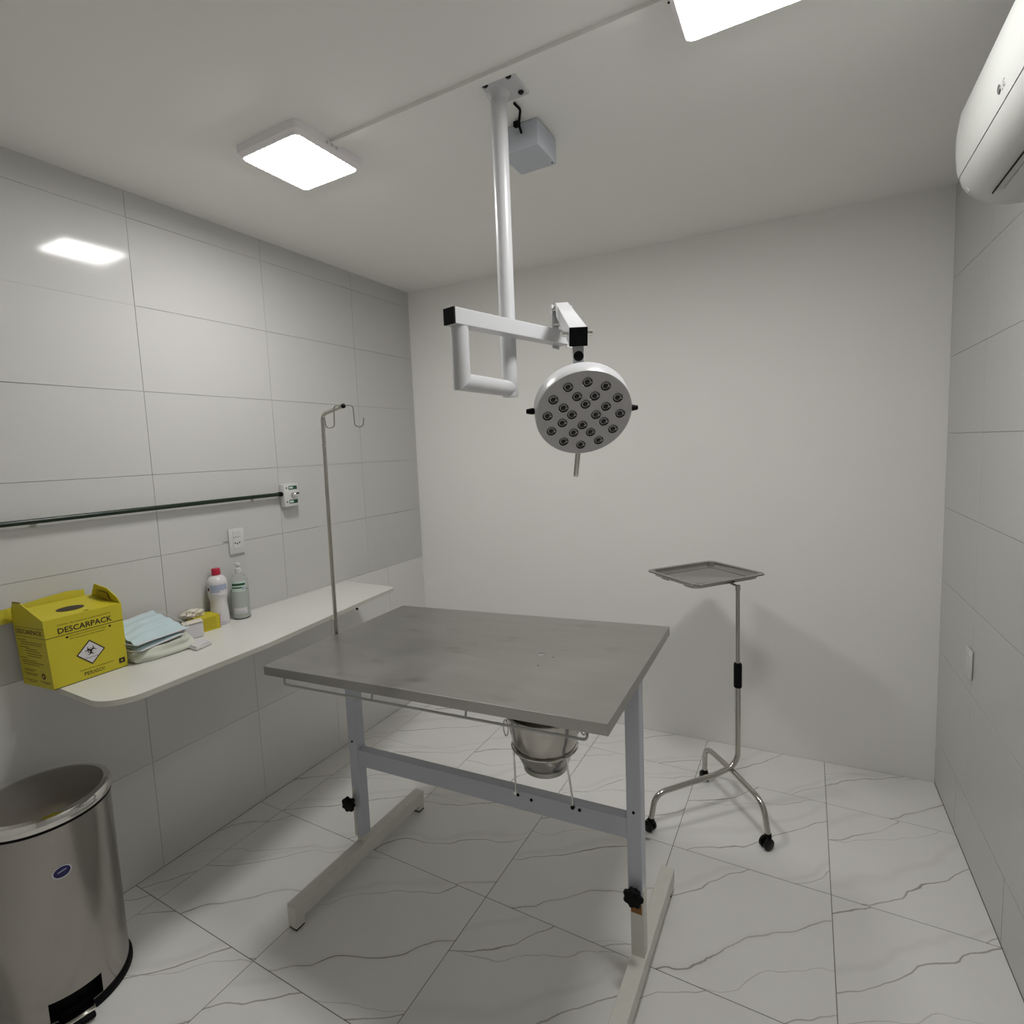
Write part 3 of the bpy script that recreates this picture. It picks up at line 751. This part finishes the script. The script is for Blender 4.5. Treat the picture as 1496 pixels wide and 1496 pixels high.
for yy, zz in ((.782, 1.0665), (.899, 1.0665)):
    obj('printed_dot', lathe([(.0035, 0), (.0035, .0006)], (FX, yy, zz), (1, 0, 0), 14), 'print_black', sb)
lg = fline(.914, .932, .930, .947, 'print_black', 'printed_logo')
obj('logo_mark', prism([(FX+.0006, .918, .936), (FX+.0006, .926, .936), (FX+.0006, .924, .942), (FX+.0006, .9205, .940)], (.0003, 0, 0)), 'yellow_card', lg)
# biohazard diamond
dc = Vector((FX, .838, .998))
def diamond(r_, lift, m, nm, par):
    return obj(nm, prism([dc+Vector((lift, 0, -r_)), dc+Vector((lift, r_*.97, 0)), dc+Vector((lift, 0, r_)), dc+Vector((lift, -r_*.97, 0))], (.0003, 0, 0)), m, par)
dm = diamond(.0415, .0003, 'print_black', 'diamond_border', sb); diamond(.0365, .0006, 'label_white', 'diamond', dm)
def crescent(c, r_, w, a0, a1, tip=0.0, k=18):
    bm = B(); ins = []; outs = []
    for i in range(k+1):
        a_ = a0+(a1-a0)*i/k; ww = w*(math.sin(math.pi*i/k)*.9+.1)
        ins.append(bm.verts.new((c.x, c.y+(r_-ww/2)*math.cos(a_), c.z+(r_-ww/2)*math.sin(a_))))
        outs.append(bm.verts.new((c.x, c.y+(r_+ww/2)*math.cos(a_), c.z+(r_+ww/2)*math.sin(a_))))
    for i in range(k): bm.faces.new((ins[i], ins[i+1], outs[i+1], outs[i]))
    return bm
bc = dc+Vector((.0011, 0, .0055))
for k in range(3):
    a_ = math.radians(90+120*k)
    cc = bc+Vector((0, .0092*math.cos(a_), .0092*math.sin(a_)))
    obj('biohazard_horn', crescent(cc, .0080, .0045, a_+math.radians(38), a_+math.radians(322)), 'print_black', dm)
obj('biohazard_ring', crescent(bc+Vector((.0002, 0, 0)), .0078, .0022, 0, 2*math.pi), 'print_black', dm)
text('lettering', 'INFECTANTE', .0036, (FX+.0009, dc.y-.018, dc.z-.0185), YD, ZD, 'print_black', dm, .036, .004)
# left end panel print
def stext(s, u, z, size, m, width, bold=0.): return text('lettering', s, size, (x0+u*(x1-x0), y0, z), XD, ZD, m, sb, width, bold)
stext('DESCARPACK', .06, 1.0855, .0150, 'print_maroon', .140, .01)
for za, ua, ub_ in ((1.1065, .02, .98), (1.0755, 0, 1.0)):
    obj('printed_line', box(x0+ua*(x1-x0), x0+ub_*(x1-x0), y0-.0006, y0, za, za+.0014), 'print_olive', sb)
for za, ua, ub_ in ((1.064, .06, .35), (1.057, .15, .85), (1.050, .15, .80), (1.040, .1, .4), (1.035, .3, .65), (1.028, .25, .75), (1.020, .3, .8), (1.012, .3, .75), (1.004, .06, .3), (.996, .1, .55), (.990, .1, .8), (.983, .12, .65), (.966, .1, .5), (.961, .12, .4), (.953, .1, .55), (.948, .15, .5), (.931, .1, .5), (.925, .2, .45), (.932, .6, .95), (.927, .7, .9)):
    obj('printed_line', box(x0+ua*(x1-x0), x0+ub_*(x1-x0), y0-.0005, y0, za, za+.0022), 'print_olive', sb)
obj('printed_seal', lathe([(.010, 0), (.010, .0005)], (x0+.118, y0, .951), (0, -1, 0), 20), 'print_maroon', sb)
obj('seal_centre', lathe([(.0042, 0), (.0042, .0008)], (x0+.118, y0, .951), (0, -1, 0), 14), 'yellow_card', sb)

# the carton stands slightly skewed on the shelf
def skew(o):
    off = world_off(o)
    if o.type == 'MESH':
        for v in o.data.vertices:
            p = v.co+off; dz = p.z-ZS
            v.co.y += -.105*(x1-p.x)*(1-.3*max(0, p.y-y0)/(y1-y0))-.040*dz*(1-max(0, p.y-y0)/(y1-y0))
    for ch in o.children: skew(ch)
skew(sb)

# ------------------------------------------------------------------ masks, pouch, small packs
def sheet_mesh(corners, nu, nv, hf, thick=.0015):
    bm = B(); a_, b_, c_, d_ = [Vector(c) for c in corners]; T = []; U_ = []
    for i in range(nu+1):
        r1, r2 = [], []
        for j in range(nv+1):
            u, v = i/nu, j/nv
            p = (a_*(1-u)*(1-v)+b_*u*(1-v)+c_*u*v+d_*(1-u)*v)+Vector((0, 0, hf(u, v)))
            r1.append(bm.verts.new(p)); r2.append(bm.verts.new(p-Vector((0, 0, thick))))
        T.append(r1); U_.append(r2)
    for i in range(nu):
        for j in range(nv):
            bm.faces.new((T[i][j], T[i+1][j], T[i+1][j+1], T[i][j+1])); bm.faces.new((U_[i][j], U_[i][j+1], U_[i+1][j+1], U_[i+1][j]))
    for i in range(nu):
        bm.faces.new((T[i][0], U_[i][0], U_[i+1][0], T[i+1][0])); bm.faces.new((T[i][nv], T[i+1][nv], U_[i+1][nv], U_[i][nv]))
    for j in range(nv):
        bm.faces.new((T[0][j], T[0][j+1], U_[0][j+1], U_[0][j])); bm.faces.new((T[nu][j], U_[nu][j], U_[nu][j+1], T[nu][j+1]))
    return bm
# open pouch: soft flattened bag
mp = thing('mask_pouch', 'crumpled open plastic pouch lying beside the yellow sharps box', 'pouch', (.14, 1.07, ZS))
bm = B(); NU, NV = 30, 14; rows = []
cenp = Vector((.138, 1.060, ZS))
for j in range(NV+1):
    v = j/NV; rr_ = []
    for i in range(NU):
        t = 2*math.pi*i/NU
        ex, ey = .092, .112
        sx = math.copysign(abs(math.cos(t))**.55, math.cos(t)); sy = math.copysign(abs(math.sin(t))**.55, math.sin(t))
        prof_ = (1.0-.10*(2*v-.7)**2) if v > .05 else .93
        h_ = .040*v
        w_ = noise.noise(Vector((math.cos(t)*2.2, math.sin(t)*2.2, v*2.5)))*.010
        rr_.append(bm.verts.new(cenp+Vector(((ex*prof_+w_)*sx, (ey*prof_+w_)*sy, h_+(noise.noise(Vector((math.cos(t)*3, math.sin(t)*3, 5)))*.012+.004)*v*v))))
    if rows: bridge(bm, rows[-1], rr_)
    rows.append(rr_)
bm.faces.new(rows[0][::-1])
inn = [bm.verts.new(v.co*1+Vector(((cenp.x-v.co.x)*.22, (cenp.y-v.co.y)*.16, -.006))) for v in rows[-1]]
bridge(bm, rows[-1], inn); bm.faces.new(inn)
obj('bag', bm, 'pouch', mp, True)
def pleat(u, v): return .0022*math.sin(u*26+v*2)+.006*noise.noise(Vector((u*2.5, v*2.5, 3)))+.012*math.sin(math.pi*u)*math.sin(math.pi*v)
def mask_thing(label, corners, hf, seam=True):
    zmin = min(c[2] for c in corners); cx = sum(c[0] for c in corners)/4; cy = sum(c[1] for c in corners)/4
    t = thing('face_mask', label, 'face mask', (cx, cy, zmin), 'face masks on the pouch')
    obj('pleated_cloth', sheet_mesh(corners, 28, 24, hf), 'mask_blue', t, True)
    a_, b_, c_, d_ = [Vector(c) for c in corners]
    for p, q, f_ in ((a_, d_, lambda s: hf(0, s)), (b_, c_, lambda s: hf(1, s))):
        obj('edge_seam', tube([p.lerp(q, k/16)+Vector((0, 0, f_(k/16)+.0005)) for k in range(17)], .0022, 6), 'label_white', t, True)
    for p, q in ((a_, b_), (d_, c_)):
        l = q-p; o_ = Vector((l.y, -l.x, 0)).normalized()*.012*(1 if p is a_ else -1)
        obj('ear_loop', tube(fillet([p+Vector((0, 0, .002)), p+o_*1.6+l*.2+Vector((0, 0, .001)), q+o_*1.6-l*.2+Vector((0, 0, .001)), q+Vector((0, 0, .002))], .02, 5), .0011, 6), 'label_white', t, True)
    return t
mask_thing('pale mask half hidden under the top blue mask', [(.080, .958, .972), (.225, .966, .958), (.185, 1.140, .960), (.050, 1.110, .976)], lambda u, v: pleat(u, v)*.6)
mask_thing('pale blue pleated face mask on top of the pouch', [(.055, .955, 1.026), (.222, .955, .980), (.160, 1.172, .968), (.026, 1.118, 1.036)], pleat)
# small yellow carton with tissues
yc = thing('small_yellow_box', 'small yellow printed carton with tissue in front of the bottles', 'box', (.055, 1.285, ZS))
ybm = prism([(.010, 1.250, ZS), (.094, 1.245, ZS), (.103, 1.332, ZS), (.020, 1.337, ZS)], (0, 0, .060))
obj('carton', ybm, 'yellow_card', yc)
obj('end_panel', prism([(.103, 1.3325, ZS+.001), (.020, 1.3375, ZS+.001), (.020, 1.3375, ZS+.059), (.103, 1.3325, ZS+.059)], (.0002, .0008, 0)), 'cap_red', yc)
for k in range(6):
    a_ = .10 if k % 2 else .06
    p = Vector((.0942, 1.245, 0)); q = Vector((.1032, 1.332, 0))
    obj('printed_line', beam(p.lerp(q, .08)+Z*(ZS+.010+k*.008), p.lerp(q, .92-a_)+Z*(ZS+.010+k*.008), .0008, .0022), 'yellow_dark', yc)
ts = thing('tissue_wad', 'crumpled cream tissue poking up behind the small yellow box', 'tissue', (.040, 1.262, ZS+.060))
bm = B(); bmesh.ops.create_icosphere(bm, subdivisions=4, radius=1.0)
for v in bm.verts:
    nn = v.co.copy(); d_ = 1+.45*noise.noise(nn*1.8)+.22*noise.noise(nn*4.5)
    v.co = Vector((.041, 1.262, ZS+.0745))+Vector((nn.x*.030*d_, nn.y*.036*d_, max(-.0140, nn.z*.019*d_)))
obj('tissue_sheet', bm, 'tissue', ts, True)
wbm = prism([(.105, 1.170, ZS), (.155, 1.150, ZS), (.175, 1.215, ZS), (.122, 1.238, ZS)], (0, 0, .058))
bmesh.ops.bevel(wbm, geom=wbm.edges[:], offset=.004, segments=2, affect='EDGES')
wb = thing('white_carton', 'small white box between the masks and the yellow carton', 'box', (.14, 1.195, ZS))
for v in wbm.verts: v.co += Vector((-.030, .022, 0))
obj('carton', wbm, 'label_white', wb)
obj('lid_flap', prism([(.073, 1.191, ZS+.0585), (.125, 1.171, ZS+.0585), (.145, 1.238, ZS+.062), (.092, 1.261, ZS+.062)], (0, 0, .0015)), 'tissue', wb)
ph = thing('flat_white_case', 'flat white plastic case lying at the shelf front by the pouch', 'case', (.21, 1.18, ZS))
pb = prism([(.200, 1.128, ZS), (.283, 1.120, ZS), (.266, 1.192, ZS), (.190, 1.200, ZS)], (0, 0, .011))
bmesh.ops.bevel(pb, geom=[e for e in pb.edges], offset=.003, segments=2, affect='EDGES')
obj('case_body', pb, 'white_plastic', ph, True)
obj('case_lid', prism([(.206, 1.132, ZS+.011), (.275, 1.126, ZS+.011), (.260, 1.187, ZS+.011), (.197, 1.194, ZS+.011)], (0, 0, .003)), 'label_white', ph)

# ------------------------------------------------------------------ bottles
b1 = thing('white_bottle', 'waisted white plastic bottle with red cap on the shelf', 'bottle', (.046, 1.370, ZS))
c1 = (.046, 1.370, ZS)
obj('body', lathe([(.033, 0), (.0365, .004), (.037, .030), (.034, .070), (.0315, .095), (.034, .112), (.0375, .126), (.0385, .135), (.0385, .178), (.036, .192), (.027, .204), (.0165, .209), (.0160, .222), (.010, .222)], c1, (0, 0, 1), 40), 'bottle_white', b1, True)
obj('cap', lathe([(.0168, .212), (.0172, .214), (.0168, .236), (.0155, .239)], c1, (0, 0, 1), 28), 'cap_red', b1, True)
def wrap(name, c, r_, a0, a1, za, zb, m, par, k=14):
    bm = B(); lo_, hi_ = [], []
    for i in range(k+1):
        a_ = a0+(a1-a0)*i/k
        lo_.append(bm.verts.new((c[0]+r_*math.cos(a_), c[1]+r_*math.sin(a_), za))); hi_.append(bm.verts.new((c[0]+r_*math.cos(a_), c[1]+r_*math.sin(a_), zb)))
    for i in range(k): bm.faces.new((lo_[i], lo_[i+1], hi_[i+1], hi_[i]))
    return obj(name, bm, m, par, True)
fa = math.atan2(CAM.y-c1[1], CAM.x-c1[0])
lb = wrap('label', c1, .0389, fa-1.25, fa+1.1, ZS+.128, ZS+.180, 'label_white', b1)
wrap('label_band', c1, .0392, fa-.75, fa+1.05, ZS+.150, ZS+.174, 'label_blue', lb)
wrap('label_band', c1, .0392, fa-.75, fa+.2, ZS+.142, ZS+.149, 'label_blue', lb)
wrap('label_text', c1, .0392, fa-.7, fa+.0, ZS+.132, ZS+.134, 'label_blue', lb)
wrap('label_spot', c1, .0393, fa-1.15, fa-.85, ZS+.150, ZS+.163, 'print_maroon', lb)
wrap('bottom_text', c1, .0374, fa+.2, fa+.75, ZS+.010, ZS+.013, 'label_blue', b1)
b2 = thing('clear_bottle', 'clear plastic gel bottle with green label against the wall', 'bottle', (.060, 1.462, ZS))
c2 = (.060, 1.462, ZS)
obj('body', lathe([(.032, 0), (.0355, .004), (.0355, .150), (.033, .172), (.024, .190), (.0125, .198), (.0125, .206), (.006, .206)], c2, (0, 0, 1), 36), 'bottle_clear', b2, True)
obj('gel_fill', lathe([(.030, .004), (.0335, .007), (.0335, .128), (.001, .128)], c2, (0, 0, 1), 36), 'gel', b2, True)
obj('pump_cap', lathe([(.0135, .203), (.0140, .205), (.0130, .222), (.006, .224), (.006, .234), (.011, .235), (.011, .243), (.006, .245)], c2, (0, 0, 1), 24), 'white_plastic', b2, True)
l2 = wrap('label', c2, .0359, fa-1.0, fa+.65, ZS+.124, ZS+.168, 'label_pale', b2)
wrap('label_band', c2, .0362, fa-.95, fa+.60, ZS+.150, ZS+.160, 'label_green', l2)
wrap('label_band', c2, .0362, fa-.95, fa+.25, ZS+.138, ZS+.144, 'label_green', l2)
wrap('label_band', c2, .0362, fa+.2, fa+.55, ZS+.130, ZS+.144, 'label_blue', l2)
l3 = wrap('lower_label', c2, .0359, fa-.9, fa+.65, ZS+.028, ZS+.052, 'label_white', b2)
wrap('label_text', c2, .0362, fa-.6, fa+.4, ZS+.033, ZS+.036, 'label_blue', l3)

# ------------------------------------------------------------------ wall fittings
gp = thing('green_pipe', 'dark green pipe running along the left tiled wall', 'pipe', (.022, .4, 1.43))
obj('pipe', cyl((.022, FRONT+.002, 1.4285), (.022, 1.752, 1.4315), .0088, 16), 'green_pipe', gp, True)
for yy in (.10, .80, 1.60): obj('clip', box(.0005, .024, yy-.006, yy+.006, 1.4195, 1.4425, bev=.002, seg=1) if False else box(.0005, .0145, yy-.006, yy+.006, 1.4235, 1.4365), 'green_pipe', gp)
obj('elbow', cyl((.022, 1.728, 1.4315), (.022, 1.746, 1.4315), .0108, 16), 'black', gp, True)
go = thing('gas_outlet', 'white gas outlet box at the end of the green pipe', 'wall outlet', (.019, 1.792, 1.366))
obj('housing', box(.0005, .038, 1.750, 1.832, 1.368, 1.478, bev=.003), 'white_plastic', go, True)
for za, zb in ((1.4505, 1.4675), (1.383, 1.400)):
    lp = obj('nameplate', box(.038, .0390, 1.776, 1.824, za, zb), 'label_green', go)
    obj('nameplate_print', box(.039, .0394, 1.778, 1.800, za+.004, zb-.004), 'label_pale', lp)
    obj('screw', cyl((.038, 1.763, (za+zb)/2), (.0395, 1.763, (za+zb)/2), .0035, 10), 'black', go)
obj('valve', lathe([(.013, 0), (.013, .006), (.008, .008), (.008, .022), (.006, .024)], (.038, 1.798, 1.4245), (1, 0, 0), 18), 'chrome', go, True)
obj('valve_lever', box(.050, .056, 1.806, 1.822, 1.426, 1.434, bev=.001, seg=1), 'black', go)
so = thing('wall_socket', 'white power socket plate above the bottles', 'socket', (.004, 1.504, 1.185))
obj('plate', box(.0003, .0085, 1.468, 1.541, 1.186, 1.300, bev=.003), 'white_plastic', so, True)
obj('switch_rocker', box(.0085, .0105, 1.485, 1.524, 1.262, 1.290, bev=.001, seg=1), 'white_plastic', so)
obj('socket_face', box(.0085, .0098, 1.485, 1.524, 1.212, 1.256, bev=.001, seg=1), 'white_plastic', so)
for k in range(3): obj('pin_hole', cyl((.0094, 1.494+k*.0105, 1.236-(.004 if k == 1 else 0)), (.0102, 1.494+k*.0105, 1.236-(.004 if k == 1 else 0)), .0032, 10), 'black', so)
obj('cable', tube([(.003, 1.442, 1.252), (.004, 1.470, 1.252)], .0016, 6), 'box_grey', so, True)
ro = thing('blank_plate', 'small white blank cover plate low on the right tiled wall', 'cover plate', (xright(2.5)-.004, 2.502, .70))
xr = xright(2.502)
obj('plate', box(xr-.008, xr-.0008, 2.467, 2.537, .690, .800, bev=.003), 'white_plastic', ro, True)
obj('plate_insert', box(xr-.0095, xr-.008, 2.480, 2.524, .716, .774, bev=.0006, seg=1), 'white_plastic', ro)
obj('screw', cyl((xr-.0088, 2.502, .704), (xr-.0078, 2.502, .704), .003, 10), 'box_grey', ro)

# ------------------------------------------------------------------ air conditioner
YA0, YA1 = 1.045, 1.880
xw = xright(YA1)-.0012
ac = thing('air_conditioner', 'white split air conditioner high on the right tiled wall', 'air conditioner', (xw-.1, (YA0+YA1)/2, 2.16))
def acprof(): # (x, z) outline, wall side first
    return [(xw, 2.160), (xw, 2.440), (2.640, 2.446), (2.600, 2.440), (2.575, 2.422), (2.562, 2.392), (2.556, 2.350), (2.556, 2.300), (2.560, 2.262), (2.5645, 2.245)], \
           [(2.5645, 2.245), (2.572, 2.225), (2.585, 2.205), (2.602, 2.188), (2.625, 2.174), (2.660, 2.163), (2.700, 2.159), (xw, 2.160)]
pu, pl2 = acprof()
def swept(prof, y_0, y_1, bulge=True):
    """shell swept along y, ends rounded in"""
    bm = B(); cx = xw; cz = 2.30; prev = None
    sts = [(y_0, .86), (y_0+.006, .94), (y_0+.020, .985), (y_0+.050, 1.0), (y_1-.050, 1.0), (y_1-.020, .985), (y_1-.006, .94), (y_1, .86)]
    for k, (yy, s_) in enumerate(sts):
        q = [bm.verts.new((cx+(p[0]-cx)*s_, yy, cz+(p[1]-cz)*(1-(1-s_)*.45))) for p in prof]
        if prev: bridge(bm, prev, q)
        else: bm.faces.new(q[::-1])
        prev = q
    bm.faces.new(prev)
    return bm
front_panel = [(xw, 2.2475)]+pu[1:]+[(2.640, 2.2475)]
front_panel = [(xw, 2.2475)]+pu[1:]
lower = [(xw, 2.2445)]+[(pl2[0][0]+.0016, 2.2440)]+pl2[1:]
obj('front_panel', swept(front_panel, YA0, YA1), 'ac_plastic', ac, True)
obj('lower_body', swept(lower, YA0, YA1), 'ac_plastic', ac, True)
obj('louver_gap', beam((2.6225, YA0+.10, 2.1756), (2.6225, YA1-.095, 2.1756), .003, .011, upv=(.5, 0, .86)), 'black', ac)
obj('louver', beam((2.664, YA0+.10, 2.1630), (2.664, YA1-.12, 2.1630), .060, .0025, upv=(.18, 0, .98)), 'ac_plastic', ac)
lgp = Vector((2.556, 1.470, 2.268))
la = Vector((-1, 0, -.08)).normalized()
ld_ = obj('logo_disc', lathe([(.0085, 0), (.0085, .0008)], (2.5582, 1.486, 2.272), la, 20), 'print_grey', ac)
text('lettering', 'LG', .013, (2.5575, 1.472, 2.265), (0, -1, 0), (.08, 0, 1), 'wire_grey', ac, .020, .02, lift=.0016)
obj('badge', prism([(2.586, 1.845, 2.2035), (2.586, 1.828, 2.2035), (2.580, 1.828, 2.212), (2.580, 1.845, 2.212)], (-.0022, 0, -.0015)), 'wire_grey', ac)
